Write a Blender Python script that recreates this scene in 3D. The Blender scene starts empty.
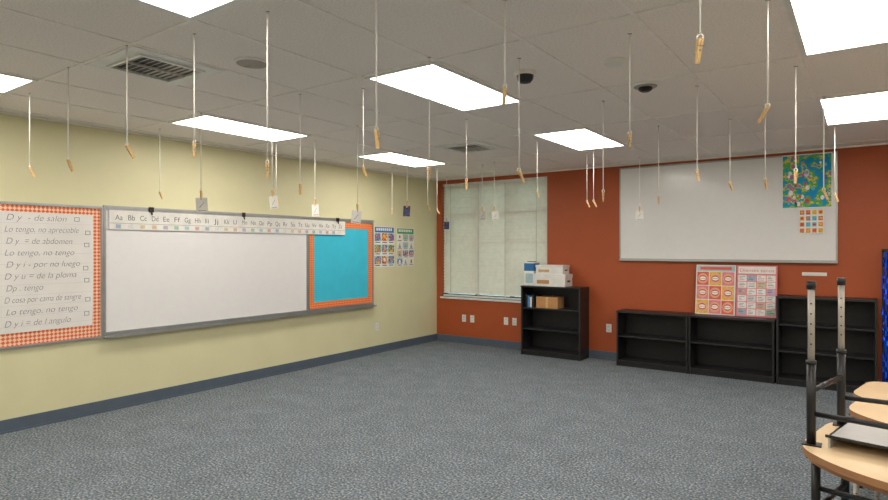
import bpy, bmesh, math, random
from mathutils import Matrix, Vector
random.seed(4)
C=bpy.context.collection
sc=bpy.context.scene
try:
    sc.view_settings.view_transform='Standard'
    sc.view_settings.look='None'
except Exception: pass

def lin(c):
    r=[]
    for v in c:
        v/=255.0
        r.append(v/12.92 if v<=.04045 else ((v+.055)/1.055)**2.4)
    return (*r,1.0)

MATS={}
def mat(name,col,rough=.6,metal=0,emit=None,var=.06,scale=12,bump=0,bscale=80,spec=.5,trans=0):
    """procedural principled: colour slightly varied by noise, optional bump"""
    if name in MATS: return MATS[name]
    m=bpy.data.materials.new(name); m.use_nodes=True
    nt=m.node_tree; n=nt.nodes; L=nt.links; p=n['Principled BSDF']
    tc=n.new('ShaderNodeTexCoord')
    no=n.new('ShaderNodeTexNoise'); no.inputs['Scale'].default_value=scale; no.inputs['Detail'].default_value=3
    L.new(tc.outputs['Object'],no.inputs['Vector'])
    cr=n.new('ShaderNodeValToRGB'); c=lin(col)
    cr.color_ramp.elements[0].color=(*[x*(1-var) for x in c[:3]],1)
    cr.color_ramp.elements[1].color=(*[min(1,x*(1+var)) for x in c[:3]],1)
    cr.color_ramp.elements[0].position=.3; cr.color_ramp.elements[1].position=.7
    L.new(no.outputs['Fac'],cr.inputs['Fac']); L.new(cr.outputs['Color'],p.inputs['Base Color'])
    p.inputs['Roughness'].default_value=rough; p.inputs['Metallic'].default_value=metal
    p.inputs['Specular IOR Level'].default_value=spec
    if emit:
        p.inputs['Emission Color'].default_value=lin(emit[0]); p.inputs['Emission Strength'].default_value=emit[1]
    if bump:
        nb=n.new('ShaderNodeTexNoise'); nb.inputs['Scale'].default_value=bscale; nb.inputs['Detail'].default_value=4
        L.new(tc.outputs['Object'],nb.inputs['Vector'])
        bp=n.new('ShaderNodeBump'); bp.inputs['Strength'].default_value=bump; bp.inputs['Distance'].default_value=.01
        L.new(nb.outputs['Fac'],bp.inputs['Height']); L.new(bp.outputs['Normal'],p.inputs['Normal'])
    if trans:
        out=n['Material Output']; tr=n.new('ShaderNodeBsdfTranslucent'); tr.inputs['Color'].default_value=c
        mx=n.new('ShaderNodeMixShader'); mx.inputs[0].default_value=trans
        L.new(p.outputs[0],mx.inputs[1]); L.new(tr.outputs[0],mx.inputs[2]); L.new(mx.outputs[0],out.inputs['Surface'])
    MATS[name]=m
    return m

def ramp_mat(name,stops,tex='noise',scale=10,rough=.8,detail=3,bump=0,const=False,extra=None,rand=.5):
    m=bpy.data.materials.new(name); m.use_nodes=True
    nt=m.node_tree; n=nt.nodes; L=nt.links; p=n['Principled BSDF']
    tc=n.new('ShaderNodeTexCoord')
    if tex=='noise':
        t=n.new('ShaderNodeTexNoise'); t.inputs['Detail'].default_value=detail; o=t.outputs['Fac']
    else:
        t=n.new('ShaderNodeTexVoronoi'); t.inputs['Randomness'].default_value=1; o=t.outputs['Color']
    t.inputs['Scale'].default_value=scale
    L.new(tc.outputs['Object'],t.inputs['Vector'])
    if tex!='noise':
        sp=n.new('ShaderNodeSeparateColor'); L.new(o,sp.inputs[0]); o=sp.outputs[0]
    cr=n.new('ShaderNodeValToRGB')
    if const: cr.color_ramp.interpolation='CONSTANT'
    el=cr.color_ramp.elements
    while len(el)<len(stops): el.new(.5)
    for e,(pos,c) in zip(el,stops): e.position=pos; e.color=lin(c)
    L.new(o,cr.inputs['Fac']); col=cr.outputs['Color']
    if extra:
        t2=n.new('ShaderNodeTexNoise'); t2.inputs['Scale'].default_value=extra; t2.inputs['Detail'].default_value=2
        L.new(tc.outputs['Object'],t2.inputs['Vector'])
        mr=n.new('ShaderNodeMapRange'); mr.inputs['From Min'].default_value=.3; mr.inputs['From Max'].default_value=.7
        mr.inputs['To Min'].default_value=.9; mr.inputs['To Max'].default_value=1.1
        L.new(t2.outputs['Fac'],mr.inputs['Value'])
        vm=n.new('ShaderNodeVectorMath'); vm.operation='SCALE'
        L.new(col,vm.inputs[0]); L.new(mr.outputs[0],vm.inputs['Scale']); col=vm.outputs[0]
    L.new(col,p.inputs['Base Color']); p.inputs['Roughness'].default_value=rough
    p.inputs['Specular IOR Level'].default_value=.2
    if bump:
        bp=n.new('ShaderNodeBump'); bp.inputs['Strength'].default_value=bump; bp.inputs['Distance'].default_value=.01
        L.new(o,bp.inputs['Height']); L.new(bp.outputs['Normal'],p.inputs['Normal'])
    MATS[name]=m
    return m

def checker_mat(name,c1,c2,scale):
    m=bpy.data.materials.new(name); m.use_nodes=True
    nt=m.node_tree; n=nt.nodes; L=nt.links; p=n['Principled BSDF']
    tc=n.new('ShaderNodeTexCoord'); mp=n.new('ShaderNodeMapping'); mp.inputs['Location'].default_value=(.5,.013,.013)
    mp.inputs['Rotation'].default_value=(math.radians(45),0,0)
    t=n.new('ShaderNodeTexChecker'); t.inputs['Scale'].default_value=scale
    t.inputs['Color1'].default_value=lin(c1); t.inputs['Color2'].default_value=lin(c2)
    L.new(tc.outputs['Object'],mp.inputs[0]); L.new(mp.outputs[0],t.inputs[0]); L.new(t.outputs[0],p.inputs['Base Color'])
    p.inputs['Roughness'].default_value=.7
    return m

# ---------- mesh builder -------------
LEFTX=-6.316; BACKY=8.63; H=2.9
I4=Matrix.Identity(4)
def M_left(y=0,z=0): # local x-> +Y, y-> +Z, z-> +X
    return Matrix(((0,0,1,LEFTX+.001),(1,0,0,y),(0,1,0,z),(0,0,0,1)))
def M_back(x=0,z=0,Y=BACKY): # local x-> +X, y-> +Z, z-> -Y
    return Matrix(((1,0,0,x),(0,0,-1,Y-.001),(0,1,0,z),(0,0,0,1)))
class B:
    def __init__(s,M=I4): s.bm=bmesh.new(); s.mats=[]; s.M=M
    def mi(s,m):
        if m not in s.mats: s.mats.append(m)
        return s.mats.index(m)
    def fin(s,geom_faces,m,smooth=False):
        i=s.mi(m)
        for f in geom_faces: f.material_index=i; f.smooth=smooth
    def box(s,a,b,m,M=None):
        T=s.M @ (M or I4)
        vs=[s.bm.verts.new(T@Vector((x,y,z))) for x in (a[0],b[0]) for y in (a[1],b[1]) for z in (a[2],b[2])]
        fs=[s.bm.faces.new([vs[k] for k in q]) for q in [(0,1,3,2),(4,6,7,5),(0,4,5,1),(2,3,7,6),(0,2,6,4),(1,5,7,3)]]
        s.fin(fs,m); return fs
    def tube(s,p,q,r,m,seg=8,r2=None,caps=True):
        p=Vector(p);q=Vector(q); r2=r if r2 is None else r2
        d=(q-p).normalized(); u=d.orthogonal().normalized(); w=d.cross(u)
        A=[s.bm.verts.new(s.M@(p+(u*math.cos(t)+w*math.sin(t))*r)) for t in [2*math.pi*k/seg for k in range(seg)]]
        D=[s.bm.verts.new(s.M@(q+(u*math.cos(t)+w*math.sin(t))*r2)) for t in [2*math.pi*k/seg for k in range(seg)]]
        fs=[s.bm.faces.new([A[k],A[(k+1)%seg],D[(k+1)%seg],D[k]]) for k in range(seg)]
        s.fin(fs,m,True)
        if caps: s.fin([s.bm.faces.new(A[::-1]),s.bm.faces.new(D)],m)
    def path(s,pts,r,m,seg=8):
        for a,b in zip(pts,pts[1:]): s.tube(a,b,r,m,seg)
    def prism(s,poly,z0,z1,m,medge=None):
        A=[s.bm.verts.new(s.M@Vector((x,y,z0))) for x,y in poly]
        D=[s.bm.verts.new(s.M@Vector((x,y,z1))) for x,y in poly]
        n=len(poly)
        s.fin([s.bm.faces.new(A[::-1]),s.bm.faces.new(D)],m)
        s.fin([s.bm.faces.new([A[k],A[(k+1)%n],D[(k+1)%n],D[k]]) for k in range(n)],medge or m)
    def quad(s,pts,m):
        s.fin([s.bm.faces.new([s.bm.verts.new(s.M@Vector(p)) for p in pts])],m)
    def rev(s,prof,c,m,seg=24,cap=True): # lathe, prof [(r,z)]
        rings=[]
        for r,z in prof:
            rings.append([s.bm.verts.new(s.M@(Vector(c)+Vector((r*math.cos(2*math.pi*k/seg),r*math.sin(2*math.pi*k/seg),z)))) for k in range(seg)])
        fs=[]
        for A,D in zip(rings,rings[1:]):
            for k in range(seg): fs.append(s.bm.faces.new([A[k],A[(k+1)%seg],D[(k+1)%seg],D[k]]))
        if cap: fs.append(s.bm.faces.new(rings[-1]))
        s.fin(fs,m,False)
    def frame(s,x0,x1,y0,y1,t,z0,z1,m):
        s.box((x0,y0,z0),(x1,y0+t,z1),m); s.box((x0,y1-t,z0),(x1,y1,z1),m)
        s.box((x0,y0+t,z0),(x0+t,y1-t,z1),m); s.box((x1-t,y0+t,z0),(x1,y1-t,z1),m)
    def done(s,name,bevel=0,parent=None,fixn=True):
        if fixn: bmesh.ops.recalc_face_normals(s.bm,faces=s.bm.faces)
        me=bpy.data.meshes.new(name); s.bm.to_mesh(me); s.bm.free()
        for m in s.mats: me.materials.append(m)
        o=bpy.data.objects.new(name,me); C.objects.link(o)
        if bevel:
            b=o.modifiers.new('bevel','BEVEL'); b.width=bevel; b.segments=2; b.limit_method='ANGLE'
        if parent: o.parent=parent
        return o
def text(name,body,M,size,m,parent,shear=0,width=None,spacing=1,lines=1.0,off=0):
    cu=bpy.data.curves.new(name,'FONT'); cu.body=body; cu.size=size; cu.shear=shear; cu.space_line=lines
    cu.space_character=spacing; cu.offset=off
    o=bpy.data.objects.new(name,cu); C.objects.link(o)
    dg=bpy.context.evaluated_depsgraph_get(); me=bpy.data.meshes.new_from_object(o.evaluated_get(dg))
    bpy.data.objects.remove(o)
    w=max((v.co.x for v in me.vertices),default=1)
    if width:
        for v in me.vertices: v.co.x*=width/w
    me.transform(M); me.materials.clear(); me.materials.append(m)
    t=bpy.data.objects.new(name,me); C.objects.link(t); t.parent=parent
    return t

# ---------- materials -------------
m_yel=mat('paint_cream_yellow',(220,214,174),.6,bump=.08,bscale=150,var=.02,scale=3)
m_org=mat('paint_burnt_orange',(171,80,38),.55,bump=.08,bscale=150,var=.03,scale=3)
m_base=mat('vinyl_baseboard_slate',(84,96,110),.5)
m_white=mat('white_metal',(230,228,224),.4)
m_alu=mat('aluminium_frame',(175,178,178),.35,metal=.7)
m_board=mat('whiteboard_enamel',(232,230,230),.20,var=.01)
m_black=mat('black_laminate',(30,29,32),.42,var=.15,scale=30)
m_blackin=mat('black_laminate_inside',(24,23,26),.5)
m_dark=mat('dark_plastic',(25,25,26),.4)
m_paper=mat('chart_paper',(230,226,222),.8,var=.03,scale=5)
m_ink=mat('marker_ink',(52,52,60),.6)
m_inkl=mat('marker_ink_faded',(98,96,102),.6)
m_teal=mat('teal_bulletin_paper',(60,192,220),.75,var=.04,scale=6)
m_oran=mat('orange_border_paper',(226,98,42),.7)
m_check=checker_mat('gingham_border',(228,104,58),(240,205,175),40)
m_check2=checker_mat('gingham_border_orange',(232,100,40),(238,150,95),44)
m_cork=mat('cork_board',(200,150,110),.9)
m_wood=mat('clothespin_wood',(222,182,122),.6,var=.15,scale=60)
m_steel=mat('spring_steel',(150,150,150),.3,metal=1)
m_cord=mat('white_cotton_cord',(240,234,226),.9)
m_card=mat('card_paper',(225,222,215),.8)
m_tile=ramp_mat('acoustic_ceiling_tile',[(.35,(236,225,219)),(.5,(247,238,232)),(.65,(250,242,237))],scale=90,rough=.95,detail=6,bump=.25)
m_tbar=mat('ceiling_tbar_white',(244,236,230),.5)
m_lens=mat('fluorescent_lens',(255,255,255),.5,emit=((255,249,240),13.5))
m_carpet=ramp_mat('carpet_speckled_grey',[(.30,(54,64,76)),(.44,(92,102,112)),(.55,(120,128,134)),(.68,(172,172,164))],scale=60,rough=1,detail=8,bump=.5,extra=4)
m_slat=mat('blind_slat_vinyl',(238,234,222),.5,trans=.16)

# ---------- room shell -------------
RX=4.2; FY=-3.4
b=B(); b.box((LEFTX-.2,FY-.2,-.1),(RX+.2,BACKY+.3,0),m_carpet); b.done('floor')
b=B(); b.box((LEFTX-.2,FY-.2,H),(RX+.2,BACKY+.3,H+.1),m_tile); b.done('ceiling')
b=B(); b.box((LEFTX-.2,FY-.2,0),(LEFTX,BACKY+.3,H),m_yel); b.done('wall_left')
b=B(); b.box((RX,FY-.2,0),(RX+.2,BACKY+.3,H),m_yel); b.done('wall_right')
b=B(); b.box((LEFTX,FY-.2,0),(RX,FY,H),m_yel); b.done('wall_front')
WX0,WX1,WZ0,WZ1=-6.22,-4.13,.80,2.82
b=B()
b.box((LEFTX,BACKY,0),(WX0,BACKY+.22,H),m_org); b.box((WX1,BACKY,0),(RX,BACKY+.22,H),m_org)
b.box((WX0,BACKY,0),(WX1,BACKY+.22,WZ0),m_org); b.box((WX0,BACKY,WZ1),(WX1,BACKY+.22,H),m_org)
b.done('wall_back')
# baseboards
def baseb(name,a,c,ax):
    b=B()
    if ax=='y': 
        d=1 if a[0]<0 else -1
        b.box((a[0],a[1],0),(a[0]+.012*d,c,.12),m_base); b.box((a[0],a[1],0),(a[0]+.022*d,c,.018),m_base)
    else:
        d=-1 if a[1]>0 else 1
        b.box((a[0],a[1],0),(c,a[1]+.012*d,.12),m_base); b.box((a[0],a[1],0),(c,a[1]+.022*d,.018),m_base)
    b.done(name)
baseb('baseboard_left',(LEFTX,FY),BACKY,'y'); baseb('baseboard_right',(RX,FY),BACKY,'y')
baseb('baseboard_back',(LEFTX+.02,BACKY),RX-.02,'x'); baseb('baseboard_front',(LEFTX+.02,FY),RX-.02,'x')

# ceiling grid
lights=[(x,y) for x in (-5.54,-2.94,-.34,2.26) for y in (-2.1,.5,3.1,5.7)]
b=B()
x=-2.94-.65*5
while x<RX: b.box((x-.012,FY,H-.006),(x+.012,BACKY,H),m_tbar); x+=.65
y=3.1-1.3*5
while y<BACKY: b.box((LEFTX,y-.012,H-.0065),(RX,y+.012,H-.0005),m_tbar); y+=1.3
b.box((LEFTX,FY,H-.02),(LEFTX+.02,BACKY,H),m_tbar); b.box((LEFTX,BACKY-.02,H-.02),(RX,BACKY,H),m_tbar)
b.box((RX-.02,FY,H-.02),(RX,BACKY,H),m_tbar); b.box((LEFTX,FY,H-.02),(RX,FY+.02,H),m_tbar)
b.done('ceiling_grid')
for lx,ly in lights:
    b=B(); b.frame(lx+.014,lx+.636,ly+.014,ly+1.286,.03,H-.014,H-.002,m_white)
    b.box((lx+.044,ly+.044,H-.009),(lx+.606,ly+1.256,H-.003),m_lens)
    b.done('recessed_troffer_light')

# air diffusers
m_vent=mat('vent_slat_grey',(190,184,178),.5)
def diffuser(cx,cy,w,name):
    b=B(); h=w/2
    b.frame(cx-h,cx+h,cy-h,cy+h,.10,H-.012,H-.002,m_white)
    b.frame(cx-h+.09,cx+h-.09,cy-h+.09,cy+h-.09,.02,H-.024,H-.004,m_white)
    b.box((cx-h+.10,cy-h+.10,H-.006),(cx+h-.10,cy+h-.10,H-.003),m_dark)
    b.box((cx-.006,cy-h+.11,H-.022),(cx+.006,cy+h-.11,H-.008),m_vent)
    k=-h+.135
    while k<h-.12:
        Mx=Matrix.Translation((cx,cy+k,H-.014))@Matrix.Rotation(math.radians(20 if k<0 else -20),4,'X')
        b.box((-h+.11,-.006,-.001),(h-.11,.006,.001),m_vent,Mx); k+=.042
    b.done(name)
diffuser(-3.915,2.125,.63,'air_diffuser'); diffuser(-3.915,6.03,.63,'air_diffuser')

# ceiling devices
b=B(); m_spk=mat('speaker_grille',(170,160,152),.6)
b.rev([(.115,-.001),(.115,-.008),(.10,-.014)],(-3.30,2.44,H),m_tbar,cap=False)
b.rev([(.10,-.0135),(.05,-.016),(.02,-.017)],(-3.30,2.44,H),m_spk)
for k in range(1,5): b.tube((-3.30-.02*k,2.44,H-.0175),(-3.30-.02*k-.004,2.44,H-.0175),.002,m_dark,5)
b.done('ceiling_speaker')
b=B(); b.rev([(.075,-.001),(.075,-.02),(.06,-.028)],(-1.93,3.68,H),m_tbar,cap=False)
b.rev([(.06,-.028),(.055,-.055),(.04,-.075),(.012,-.083)],(-1.93,3.68,H),m_dark); b.done('security_camera_dome')
b=B(); b.rev([(.07,-.001),(.07,-.022),(.055,-.036),(.03,-.042),(.01,-.042)],(-1.33,3.80,H),m_white); b.done('smoke_detector')
b=B(); b.rev([(.10,-.001),(.10,-.012),(.085,-.02)],(-1.34,4.48,H),m_white,cap=False)
b.rev([(.085,-.02),(.08,-.026),(.03,-.03)],(-1.34,4.48,H),m_spk)
b.rev([(.05,-.026),(.05,-.045),(.03,-.058),(.01,-.06)],(-1.34,4.48,H),m_dark); b.done('occupancy_sensor')

# ---------- window -------------
b=B()
b.box((WX0,BACKY+.001,WZ0-.03),(WX1,BACKY+.12,WZ0),m_white); b.box((WX0-.0,BACKY-.03,WZ0-.03),(WX1+.02,BACKY,WZ0),m_white)
m_fr=mat('window_frame_dark',(70,68,66),.5)
def wf(x0,x1,z0,z1): b.box((x0,BACKY+.085,z0),(x1,BACKY+.15,z1),m_fr)
wf(WX0,WX0+.05,WZ0,WZ1); wf(WX1-.05,WX1,WZ0,WZ1); wf(WX0,WX1,WZ0,WZ0+.05); wf(WX0,WX1,WZ1-.05,WZ1)
for t in (1/3,2/3): xx=WX0+(WX1-WX0)*t; wf(xx-.03,xx+.03,WZ0,WZ1)
for t in (.25,.5,.74): zz=WZ0+(WZ1-WZ0)*t; wf(WX0,WX1,zz-.025,zz+.025)
mg=bpy.data.materials.new('window_glass'); mg.use_nodes=True; nt=mg.node_tree; n=nt.nodes; n.clear()
o_=n.new('ShaderNodeOutputMaterial'); t_=n.new('ShaderNodeBsdfTransparent'); g_=n.new('ShaderNodeBsdfGlossy'); g_.inputs['Roughness'].default_value=.02
x_=n.new('ShaderNodeMixShader'); x_.inputs[0].default_value=.06; nt.links.new(t_.outputs[0],x_.inputs[1]); nt.links.new(g_.outputs[0],x_.inputs[2]); nt.links.new(x_.outputs[0],o_.inputs[0])
b.box((WX0,BACKY+.142,WZ0),(WX1,BACKY+.146,WZ1),mg)
b.done('window_1')
b=B()
b.box((WX0+.03,BACKY+.02,WZ1-.05),(WX1-.01,BACKY+.07,WZ1-.003),m_white)
z=WZ1-.075
while z>WZ0+.045:
    Mx=Matrix.Translation((0,BACKY+.05,z))@Matrix.Rotation(math.radians(66),4,'X')
    b.box((WX0+.03,-.036,-.0012),(WX1-.01,.036,.0012),m_slat,Mx); z-=.056
b.box((WX0+.03,BACKY+.03,WZ0+.01),(WX1-.01,BACKY+.06,WZ0+.035),m_white)
m_lad=mat('blind_ladder_cord',(205,200,188),.8)
for xx in (WX0+.2,WX0+.78,WX1-.78,WX1-.2):
    b.box((xx-.005,BACKY+.014,WZ0+.02),(xx+.005,BACKY+.016,WZ1-.03),m_lad)
b.tube((WX0+.12,BACKY+.005,WZ1-.05),(WX0+.12,BACKY+.005,WZ1-1.1),.005,m_white)
b.done('window_blind')

# ---------- left wall boards -------------
ML=M_left()
TOP=2.075; BOT=.79
b=B(ML)
b.box((2.87,BOT,0),(5.57,TOP,.018),m_board); b.frame(2.87,5.57,BOT,TOP,.022,.018,.028,m_alu)
b.box((2.87,BOT-.035,0),(6.92,BOT-.002,.022),m_alu); b.box((2.87,BOT-.035,.022),(6.92,BOT-.022,.085),m_alu); b.box((2.87,BOT-.022,.078),(6.92,BOT-.008,.085),m_alu)
b.box((2.87,TOP+.001,0),(6.92,TOP+.03,.03),m_alu) # map rail
for yy,w in ((3.33,.05),(4.5,.04),(6.1,.05)):
    b.box((yy,TOP-.02,.03),(yy+w,TOP+.035,.045),m_dark)
    b.tube((yy+w/2,TOP-.01,.04),(yy+w/2,TOP-.05,.055),.008,m_dark)
wb=b.done('wall_whiteboard')
# alphabet strip
b=B(ML); b.box((2.92,1.862,.029),(6.28,2.06,.033),m_card)
b.box((2.92,1.925,.0331),(6.28,1.928,.0336),m_inkl)
st=b.done('alphabet_strip')
abc='Aa Bb Cc Dd Ee Ff Gg Hh Ii Jj Kk Ll Mm Nn Oo Pp Qq Rr Ss Tt Uu Vv Ww Xx Yy Zz'
m_inkm=mat('printed_letter_ink',(70,70,78),.6)
for i,pr in enumerate(abc.split()):
    text('letter_%s'%pr[0].lower(),pr,M_left(2.978+i*.1265,1.96)@Matrix.Translation((0,0,.0345)),.078,m_inkm,st,width=.05 if pr in ('Ii','Ll','Jj') else .075,off=-.0006)
palette=[(60,120,180),(70,160,90),(230,180,60),(210,80,70),(150,100,170),(240,240,235),(90,180,200),(230,130,60)]
pm=[mat('print_%d'%i,c,.6,var=.25,scale=40) for i,c in enumerate(palette)]
palep=[mat('pale_print_%d'%i,[int(v*.3+200*.7) for v in c],.6,var=.15,scale=60) for i,c in enumerate(palette)]
b=B(ML)
for i in range(26):
    b.box((2.985+i*.1265,1.875,.0331),(3.035+i*.1265,1.915,.0338),palep[(i*5)%8])
b.done('pictures',parent=st)

# chart board on left (cork w/ gingham border)
b=B(ML)
b.box((1.15,.77,.001),(2.85,2.075,.012),m_check); b.frame(1.13,2.868,.755,2.09,.022,.001,.026,m_alu)
b.done('bulletin_board')
b=B(ML)
b.prism([(1.25,.90),(2.0,.895),(2.765,.90),(2.775,1.45),(2.77,2.0),(2.0,2.005),(1.25,2.0)],.014,.018,m_paper)
m_pline=mat('paper_line',(195,198,206),.8)
for i in range(11): b.box((1.26,.95+i*.095,.0181),(2.76,.952+i*.095,.0184),m_pline)
ch=b.done('handwritten_chart')
rows=['D y  - de salon','Lo tengo, no apreciable','D y  = de abdomen','Lo tengo, no tengo','D y i - por no luego','D y u = de la ploma','Dp . tengo','D cosa por cama de sangre','Lo tengo, no tengo','D y i = de l angulo']
wd=[.5,.62,.55,.58,.62,.6,.3,.64,.6,.55]
for i,r in enumerate(rows):
    text('line_%d'%(i+1),r,M_left(2.03-.012*(i%2),1.925-i*.108)@Matrix.Translation((0,0,.0195)),.080,m_inkl,ch,shear=.25,width=wd[i],off=-.0015)
b=B(ML)
for i,(yy,zz) in enumerate([(2.60,1.93),(2.70,1.80),(2.69,1.68),(2.68,1.45),(2.69,1.33),(2.70,1.14),(2.69,1.0)]):
    b.frame(yy,yy+.045,zz,zz+.04,.004,.0181,.019,m_inkl)
b.done('drawings',parent=ch)

# teal bulletin
b=B(ML)
b.box((5.59,.80,.001),(6.89,TOP,.012),m_teal); b.frame(5.572,6.91,.79,TOP+.0,.022,.001,.028,m_alu)
b.frame(5.595,6.888,.815,TOP-.024,.09,.013,.017,m_check2)
b.done('teal_bulletin_board')

# small posters on left wall
def poster(name,M,w,h,cols,rows,pal,bg,head=None,gap=.15,headh=.14,seed=1):
    rnd=random.Random(seed); b=B(M)
    b.box((0,0,.001),(w,h,.004),bg)
    top=h
    if head: b.box((w*.04,h*(1-headh),.004),(w*.96,h*.98,.0046),head); top=h*(1-headh)
    cw=w/cols; rh=top/rows
    for i in range(cols):
        for j in range(rows):
            m=rnd.choice(pal); g=gap/2
            b.box((cw*(i+g),rh*(j+g),.004),(cw*(i+1-g),rh*(j+1-g),.0046),m)
            m2=rnd.choice(pal)
            cx=cw*(i+.5);cy=rh*(j+.5);rr=min(cw,rh)*.26
            b.prism([(cx+rr*math.cos(a*math.pi/4)*1.1,cy+rr*math.sin(a*math.pi/4)) for a in range(8)],.0046,.0052,m2)
    return b.done(name)
m_pw=mat('poster_white',(232,232,226),.6); m_pg=mat('poster_green',(60,150,80),.6); m_pb=mat('poster_blue',(40,110,170),.6)
m_ph1=ramp_mat('photo_cell_green',[(.35,(30,90,70)),(.5,(80,160,120)),(.65,(235,225,190))],scale=35,rough=.5)
m_ph2=ramp_mat('photo_cell_blue',[(.35,(25,60,120)),(.5,(70,150,200)),(.65,(240,200,150))],scale=35,rough=.5)
m_ph3=ramp_mat('photo_cell_warm',[(.35,(110,60,40)),(.5,(225,150,70)),(.65,(245,230,200))],scale=35,rough=.5)
def picposter(name,M,w,h,bg,head,rows,cols,cells,seed,headh=.15,side=None):
    rnd=random.Random(seed); b=B(M); b.box((0,0,.001),(w,h,.004),bg)
    b.box((w*.03,h*(1-headh),.004),(w*.97,h*.985,.0046),head)
    for k in range(8): b.box((w*(.1+k*.1),h*(1-headh*.7),.0046),(w*(.1+k*.1)+w*.07,h*(1-headh*.25),.005),m_pw) # headline letters
    cw=w/cols; rh=h*(1-headh)/rows
    for i in range(cols):
        for j in range(rows):
            x0=cw*(i+.06);x1=cw*(i+.94);y0=rh*(j+.05);y1=rh*(j+.95)
            m=rnd.choice(cells); b.box((x0,y0+rh*.22,.004),(x1,y1,.0046),m)
            cx=(x0+x1)/2; r=min(cw,rh)*.2; cy=y0+rh*.55
            b.prism([(cx+r*.8*math.cos(a*math.pi/5),cy+r*.15+r*math.sin(a*math.pi/5)) for a in range(10)],.0046,.0052,rnd.choice([pm[3],pm[2],pm[5],m_cb0,pm[7]]))
            b.prism([(cx-r*1.2,y0+rh*.24),(cx+r*1.2,y0+rh*.24),(cx+r*.8,cy-r*.6),(cx-r*.8,cy-r*.6)],.0046,.0051,rnd.choice(pm))
            b.box((x0+cw*.1,y0+rh*.06,.004),(x1-cw*.1,y0+rh*.13,.0046),m_ink)
    b.done(name)
m_cb0=mat('skin_print',(215,165,125),.6)
picposter('photo_grid_poster',M_left(6.95,1.365),.49,.65,m_pw,m_pb,3,3,[m_ph1,m_ph2,m_ph1,m_ph3,m_ph2],3)
picposter('icon_grid_poster',M_left(7.50,1.365),.46,.64,m_pw,m_pg,4,3,[palep[6],m_pw,palep[1],m_pw,m_ph2,palep[2]],5)

# outlets
def outlet(M,name='wall_outlet'):
    b=B(M); b.box((-.04,-.062,0),(.04,.062,.006),m_white)
    for s in (-.026,.026):
        b.box((-.017,s-.015,.006),(.017,s+.015,.009),m_white)
        b.box((-.009,s-.006,.009),(-.006,s+.007,.0095),m_dark); b.box((.006,s-.006,.009),(.009,s+.007,.0095),m_dark)
        b.tube((0,s-.01,.0085),(0,s-.01,.0095),.003,m_dark)
    b.done(name)
outlet(M_left(7.02,.42))
for xx,zz in ((-5.72,.44),(-5.55,.44),(-4.88,.45),(-4.72,.45),(-3.12,.47)): outlet(M_back(xx,zz))

# ---------- back whiteboard -------------
b=B(M_back())
b.box((-2.95,1.50,0),(-.27,2.845,.018),m_board); b.frame(-2.95,-.27,1.50,2.845,.018,.018,.028,m_alu)
b.box((-2.95,1.485,0),(-.27,1.50,.06),m_alu)
b.done('wall_whiteboard')
# world map poster
m_map=ramp_mat('map_print',[(0,(30,150,205)),(.42,(30,150,205)),(.46,(90,180,90)),(.54,(240,200,80)),(.58,(40,160,200)),(.64,(220,90,120)),(.7,(240,240,235))],scale=13,const=True,rough=.5,detail=4)
b=B(M_back(-.86,2.165,BACKY-.03)); b.box((0,0,0),(.54,.675,.003),m_pw); b.box((.012,.012,.003),(.528,.663,.004),m_map)
rnd=random.Random(8)
for i in range(34):
    cx,cy=rnd.uniform(.05,.49),rnd.uniform(.05,.62); r=rnd.uniform(.010,.026)
    b.prism([(cx+r*math.cos(a*math.pi/4),cy+1.3*r*math.sin(a*math.pi/4)) for a in range(8)],.004,.0048,pm[[5,6,5,3,4,0,7,5][i%8]])
b.done('illustrated_map_poster')
poster('sticker_grid_sheet',M_back(-.67,1.85,BACKY-.03),.26,.30,4,4,[pm[7],pm[2],pm[3],pm[6]],m_pw,None,seed=2,gap=.3)
b=B(M_back(-.64,1.325)); b.box((0,0,0),(.26,.042,.012),m_white); b.box((.01,.008,.012),(.25,.034,.014),m_card); b.done('wall_label_holder')

# ---------- bookcases -------------
def bookcase(x0,w,h,shelves,name='black_bookcase'):
    y0,y1=8.25,8.6; t=.025; b=B()
    b.box((x0,y0,0),(x0+t,y1,h-t),m_black); b.box((x0+w-t,y0,0),(x0+w,y1,h-t),m_black)
    b.box((x0-.004,y0-.006,h-t),(x0+w+.004,y1,h),m_black)
    b.box((x0+t,y1-.008,.05),(x0+w-t,y1,h-t),m_blackin)
    b.box((x0+t,y0+.02,0),(x0+w-t,y0+.035,.06),m_black); b.box((x0+t,y0+.003,.06),(x0+w-t,y1-.008,.06+t),m_black)
    for k in range(shelves):
        z=.06+t+(h-t-.085)*(k+1)/(shelves+1)-.01
        b.box((x0+t,y0+.01,z),(x0+w-t,y1-.008,z+.02),m_black)
    return b.done(name,bevel=.002)
bookcase(-4.40,.98,1.08,2); bookcase(-2.875,.96,.78,1); bookcase(-1.905,1.0,.78,1); bookcase(-.885,1.0,1.08,2)

# stuff on bookcase A
m_cb=mat('cardboard',(190,140,90),.85); m_tape=mat('packing_tape',(205,170,120),.4)
def lidbox(name,x,y,z,w,d,h,mb,ml,band=None,lid=.05):
    b=B(); b.box((x,y,z),(x+w,y+d,z+h-.003),mb); b.box((x-.006,y-.006,z+h-lid),(x+w+.006,y+d+.006,z+h),ml)
    if band:
        b.box((x+w*.1,y-.002,z+h*.2),(x+w*.5,y,z+h*.5),band)
        b.box((x+w,y+d*.3,z+h*.35),(x+w+.002,y+d*.7,z+h*.5),m_dark)
    b.done(name,bevel=.002)
lidbox('file_box',-4.20,8.30,1.081,.52,.27,.19,m_white,m_white,m_cb,.06)
lidbox('file_box',-4.17,8.31,1.272,.45,.24,.135,m_white,m_card,m_tape,.035)
b=B(); b.box((-4.385,8.33,1.081),(-4.215,8.52,1.45),m_pw); b.box((-4.386,8.328,1.31),(-4.214,8.522,1.43),m_pb); b.box((-4.36,8.327,1.12),(-4.23,8.33,1.27),palep[6])
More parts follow.
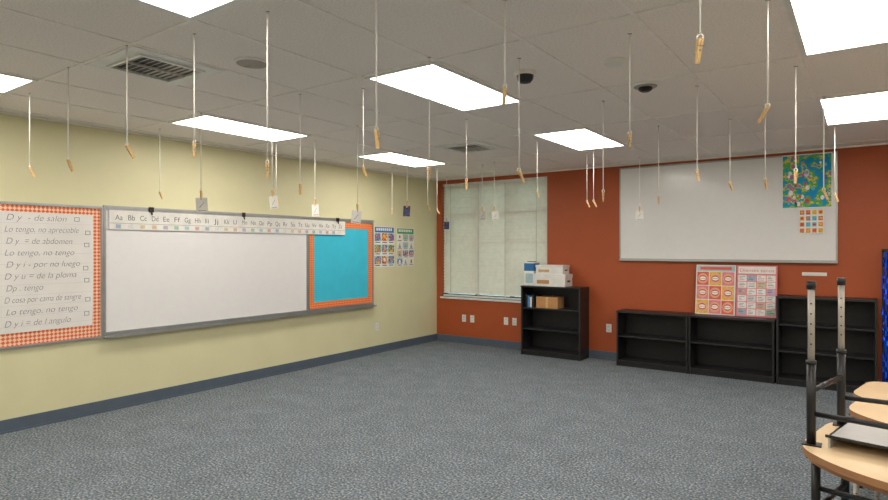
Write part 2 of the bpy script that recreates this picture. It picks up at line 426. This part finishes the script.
b.box((-4.345,8.36,1.45),(-4.245,8.49,1.46),m_dark); b.done('tissue_carton',bevel=.002)
zs=.085+(1.08-.025-.085)*2/3+.011
b=B(); b.box((-4.16,8.30,zs),(-3.80,8.54,zs+.17),m_cb); b.box((-4.16,8.299,zs+.165),(-3.80,8.541,zs+.172),m_cb); b.box((-4.0,8.297,zs+.001),(-3.96,8.542,zs+.174),m_tape)
b.done('cardboard_box',bevel=.002)
b=B()
for i in range(4): b.box((-4.355+i*.04,8.31,zs+.001),(-4.322+i*.04,8.52,zs+.2-.02*(i%3)),[m_dark,pm[0],m_card,m_dark][i])
b.done('books')

# dental posters leaning above bookcase
m_pink=mat('poster_pink',(228,132,140),.6); m_red=mat('poster_orange_red',(225,100,78),.6); m_gum=mat('gum_red',(200,66,72),.5); m_tooth=mat('tooth_white',(245,240,225),.4)
def lean(x): return Matrix.Translation((x,8.5,.782))@Matrix.Rotation(math.radians(-8),4,'X')@Matrix(((1,0,0,0),(0,0,-1,0),(0,1,0,0),(0,0,0,1)))
b=B(lean(-1.875)); W=.49;Hh=.665
b.box((0,0,0),(W,Hh,.006),m_pw); b.box((.01,Hh*.87,.006),(W-.01,Hh-.01,.0068),palep[6])
b.box((.05,Hh*.9,.0068),(W-.05,Hh*.96,.0074),m_red)
for i in range(3):
    for j in range(3):
        x0=.012+i*(W-.02)/3; y0=.012+j*Hh*.285
        b.box((x0,y0,.006),(x0+.148,y0+Hh*.27,.0068),[pm[2],m_pink,m_red][(i+j)%3])
        cx=x0+.074; cy=y0+Hh*.135
        def el(rx,ry,z,m): b.prism([(cx+rx*math.cos(a*math.pi/7),cy+ry*math.sin(a*math.pi/7)) for a in range(14)],z,z+.0008,m)
        el(.064,.07,.0068,mat('face_skin',(230,170,140),.6)); el(.05,.042,.0076,m_gum); el(.043,.026,.0084,m_tooth)
        b.box((cx-.04,cy-.003,.0092),(cx+.04,cy+.003,.0098),m_gum)
b.done('dental_poster')
b=B(lean(-1.375))
b.box((0,0,0),(.47,Hh,.006),m_pink); b.box((.02,Hh*.84,.006),(.45,Hh-.015,.0068),m_pw)
rnd=random.Random(3)
for j in range(6):
    y0=.02+j*.088
    for i in range(4):
        x0=.02+i*.11
        b.box((x0,y0,.006),(x0+.1,y0+.078,.0068),m_pw if (i+j)%3 else palep[(i*3+j)%8])
        for k in range(3): b.box((x0+.012,y0+.016+k*.02,.0068),(x0+.012+rnd.uniform(.03,.075),y0+.022+k*.02,.0073),[m_red,m_ink,pm[0]][(i+k)%3])
b.done('dental_chart_poster')
lt=bpy.data.objects['dental_chart_poster']
text('title','Dientes sanos',lean(-1.375)@Matrix.Translation((.035,Hh*.875,.0072)),.06,m_red,lt,width=.4)

# ---------- blue foil fringe -------------
m_foil=mat('blue_metallic_foil',(20,80,220),.25,metal=.8,var=.3,scale=60)
b=B(); rnd=random.Random(5)
b.box((.16,8.50,1.62),(.75,8.53,1.66),m_dark)
for i in range(44):
    x=.165+i*.0132; z=1.62; y=8.49+rnd.uniform(-.012,.012); pts=[]
    while z>.04:
        pts.append((x+rnd.uniform(-.004,.004),y+rnd.uniform(-.014,.014),z)); z-=.06
    for p,q in zip(pts,pts[1:]):
        b.quad([(p[0],p[1],p[2]),(p[0]+.012,p[1]+.003,p[2]),(q[0]+.012,q[1]+.003,q[2]),(q[0],q[1],q[2])],m_foil)
for xx in (.16,.74): b.box((xx,8.50,0),(xx+.02,8.53,1.64),m_dark)
for xx in (.16,.74): b.box((xx-.01,8.40,0),(xx+.03,8.60,.02),m_dark)
b.done('blue_foil_fringe_stand',fixn=False)

# ---------- desks -------------
m_tan=mat('desk_laminate_tan',(224,196,156),.35,var=.05,scale=5); m_tedge=mat('desk_edge_band',(165,118,80),.5)
m_tubeb=mat('desk_tube_black',(32,32,34),.35); m_tubeg=mat('desk_leg_grey',(180,172,164),.45,metal=.2); m_tray=mat('desk_tray_grey',(175,173,170),.4)
def smooth_poly(pts,r=.07,n=6):
    out=[]; N=len(pts)
    for i in range(N):
        p=Vector(pts[i]);a=Vector(pts[i-1]);c=Vector(pts[(i+1)%N])
        s=p+(a-p).normalized()*min(r,(a-p).length*.45); e=p+(c-p).normalized()*min(r,(c-p).length*.45)
        for k in range(n+1):
            t=k/n; q=s*(1-t)**2+p*2*t*(1-t)+e*t*t; out.append((q.x,q.y))
    return out
def desk(name,M,tray=True,hh=.76,front=None):
    """student desk; curved collaborative top; legs: black outer tube + grey telescoping inner leg. local origin at floor, top at z=hh"""
    b=B(M)
    poly=smooth_poly([(-.05,-.05),(.08,-.23),(.28,-.36),(.7,-.42),(1.12,-.36),(1.12,.52),(.5,.50),(.06,.51)],.12)
    b.prism(poly,hh-.03,hh,m_tan,m_tedge)
    legs=[(0.0,0.0),(.10,.42),(1.0,-.2),(1.0,.42)]
    for x,y in legs:
        b.tube((x,y,.36),(x,y,hh-.03),.019,m_tubeb,12); b.tube((x,y,.03),(x,y,.37),.014,m_tubeg,12)
        b.tube((x,y,0),(x,y,.035),.019,m_dark,12)
        b.tube((x,y,.355),(x,y,.37),.022,m_tubeb,12)
        for k in range(5): b.tube((x,y-.0145,.1+k*.045),(x,y+.0145,.1+k*.045),.004,m_dark,6)
        b.box((x-.035,y-.03,hh-.036),(x+.04,y+.03,hh-.03),m_tubeb)
    z=hh-.17
    b.tube((0,0,z),(1.0,-.2,z),.012,m_tubeb,10); b.tube((.10,.42,z),(1.0,.42,z),.012,m_tubeb,10)
    b.tube((0,0,z-.1),(.10,.42,z-.1),.012,m_tubeb,10); b.tube((1,-.2,z-.1),(1,.42,z-.1),.012,m_tubeb,10)
    if tray:
        T=Matrix.Translation((.32,.14,0))@Matrix.Rotation(math.radians(-12),4,'Z')
        z0=hh-.085
        b.box((-.22,-.2,z0),(.4,.2,z0+.008),m_tray,T); b.box((-.22,-.2,z0),(-.212,.2,hh-.03),m_tray,T)
        b.box((.392,-.2,z0),(.40,.2,hh-.03),m_tray,T); b.box((-.22,.192,z0),(.4,.2,hh-.03),m_tray,T)
        b.box((-.23,-.203,z0-.002),(.41,-.197,z0+.01),m_tubeb,T)
    return b.done(name)
def T(x,y,z=0,rz=0): return Matrix.Translation((x,y,z))@Matrix.Rotation(rz,4,'Z')
desk('student_desk',T(-.18,3.14))
# upside-down desk stacked on it (mirrored in z keeps footprint)
flip=Matrix.Scale(-1,4,(0,0,1))
desk('student_desk',T(-.195,3.10,.762+.76)@flip)
desk('student_desk',T(-.04,4.09)); 
desk('student_desk',T(-.03,5.04),hh=.66)

# ---------- hanging clothespins -------------
S=[(-5.36,1.89,2.22),(-4.38,1.77,2.18),(-3.62,1.785,2.20),(-5.88,3.23,2.16),(-3.11,1.91,2.18),(-4.89,3.07,2.10,'c'),(-5.19,3.85,2.17,'c'),(-2.51,1.95,2.02),
(-5.57,4.45,2.17),(-3.65,3.15,2.09),(-5.10,4.62,2.14,'c'),(-4.13,4.30,2.02,'c'),(-3.12,3.31,2.20),(-1.82,2.02,2.12),(-5.83,6.82,2.17),(-4.66,5.74,2.17,'d'),
(-5.05,6.46,2.17),(-2.27,3.02,2.10),(-5.28,7.22,2.17),(-5.9,8.35,2.10,'d'),(-3.07,4.67,2.22),(-4.58,7.39,2.19,'c'),(-1.44,2.535,2.37),(-1.81,3.37,2.08),
(-3.04,6.09,2.24),(-4.31,7.28,2.17,'c'),(-2.90,7.22,2.18),(-2.76,7.09,2.17),(-1.77,4.76,2.05),(-1.09,3.35,2.23),(-2.47,8.0,2.15,'c'),(-1.68,6.05,2.10),
(-.467,2.19,2.31),(-1.03,4.73,2.16),(-1.04,6.12,2.20),(-.389,3.286,2.275),(-.378,4.60,2.10),(-.70,5.75,2.17),(-.27,5.66,2.05),(-.245,7.07,2.12)]
m_photo=ramp_mat('photo_print',[(.3,(40,40,60)),(.5,(90,80,110)),(.7,(60,110,160))],scale=60,rough=.3)
for i,s in enumerate(S):
    x,y,z=s[:3]; kind=s[3] if len(s)>3 else None
    # strings hook over the T-bars: a troffer or diffuser cannot carry one, so slide it to the nearest fixture edge
    for lx,ly in lights+[(-4.24,1.8),(-4.24,5.7)]:
        ll=.65 if lx==-4.24 else 1.3
        k=0
        while lx-.005<x<lx+.655 and ly-.005<y<ly+ll+.005 and k<60:
            ds={'l':x-lx,'r':lx+.65-x,'f':y-ly,'b':ly+ll-y}; e=min(ds,key=ds.get)
            x+={'l':-.01,'r':.01}.get(e,0); y+={'f':-.01,'b':.01}.get(e,0); k+=1
    rnd=random.Random(i*7+1)
    b=B()
    zt=z+.085
    b.tube((x,y,H-.012),(x,y,zt+.02),.004,m_cord,6)
    b.tube((x-.012,y,H-.008),(x+.012,y,H-.013),.003,m_steel,6) # hook over the t-bar
    lp=[(x+.011*math.sin(a),y,zt+.009-.011*math.cos(a)) for a in [k*math.pi/4 for k in range(9)]]
    b.path(lp,.003,m_cord,5)
    tilt=rnd.uniform(-.6,.6) if not kind else rnd.uniform(-.15,.15); rz=rnd.uniform(0,math.pi)
    b.M=Matrix.Translation((x,y,zt))@Matrix.Rotation(rz,4,'Z')@Matrix.Rotation(tilt,4,'X')
    # two tapered legs, slightly splayed, plus coil spring
    for sgn in (-1,1):
        leg=Matrix.Rotation(sgn*.07,4,'Y')
        b.box((sgn*.003-.0035+sgn*.003,-.008,-.08),(sgn*.003+.0035+sgn*.003,.008,.005),m_wood,leg)
    b.tube((0,-.009,-.035),(0,.009,-.035),.005,m_steel,8)
    b.tube((-.012,-.009,-.02),(.012,-.009,-.02),.0015,m_steel,5); b.tube((-.012,.009,-.05),(.012,.009,-.05),.0015,m_steel,5)
    if kind:
        yaw=math.radians(35.5)+rnd.uniform(-.5,.5)
        b.M=Matrix.Translation((x,y,zt))@Matrix.Rotation(yaw,4,'Z')@Matrix.Rotation(tilt,4,'Y')
        mm=m_photo if kind=='d' else m_card
        b.box((-.05,-.001,-.19),(.05,.001,-.06),mm)
        if kind=='c':
            b.tube((-.02,-.0015,-.15),(.02,-.0015,-.10),.002,m_inkl,5); b.box((-.035,-.0016,-.18),(.035,.0016,-.175),m_inkl)
    b.done('hanging_clothespin')

# ---------- world + camera -------------
w=bpy.data.worlds.new('overcast'); sc.world=w; w.use_nodes=True
bg=w.node_tree.nodes['Background']; bg.inputs[0].default_value=lin((185,228,232)); bg.inputs[1].default_value=2.6
cam=bpy.data.objects.new('camera',bpy.data.cameras.new('camera')); C.objects.link(cam)
cam.location=(0,0,1.67); cam.rotation_euler=(math.radians(90),0,math.radians(35.5))
cam.data.sensor_width=36; cam.data.lens=590/888*36; cam.data.shift_y=-2/888; cam.data.clip_start=.02
sc.camera=cam
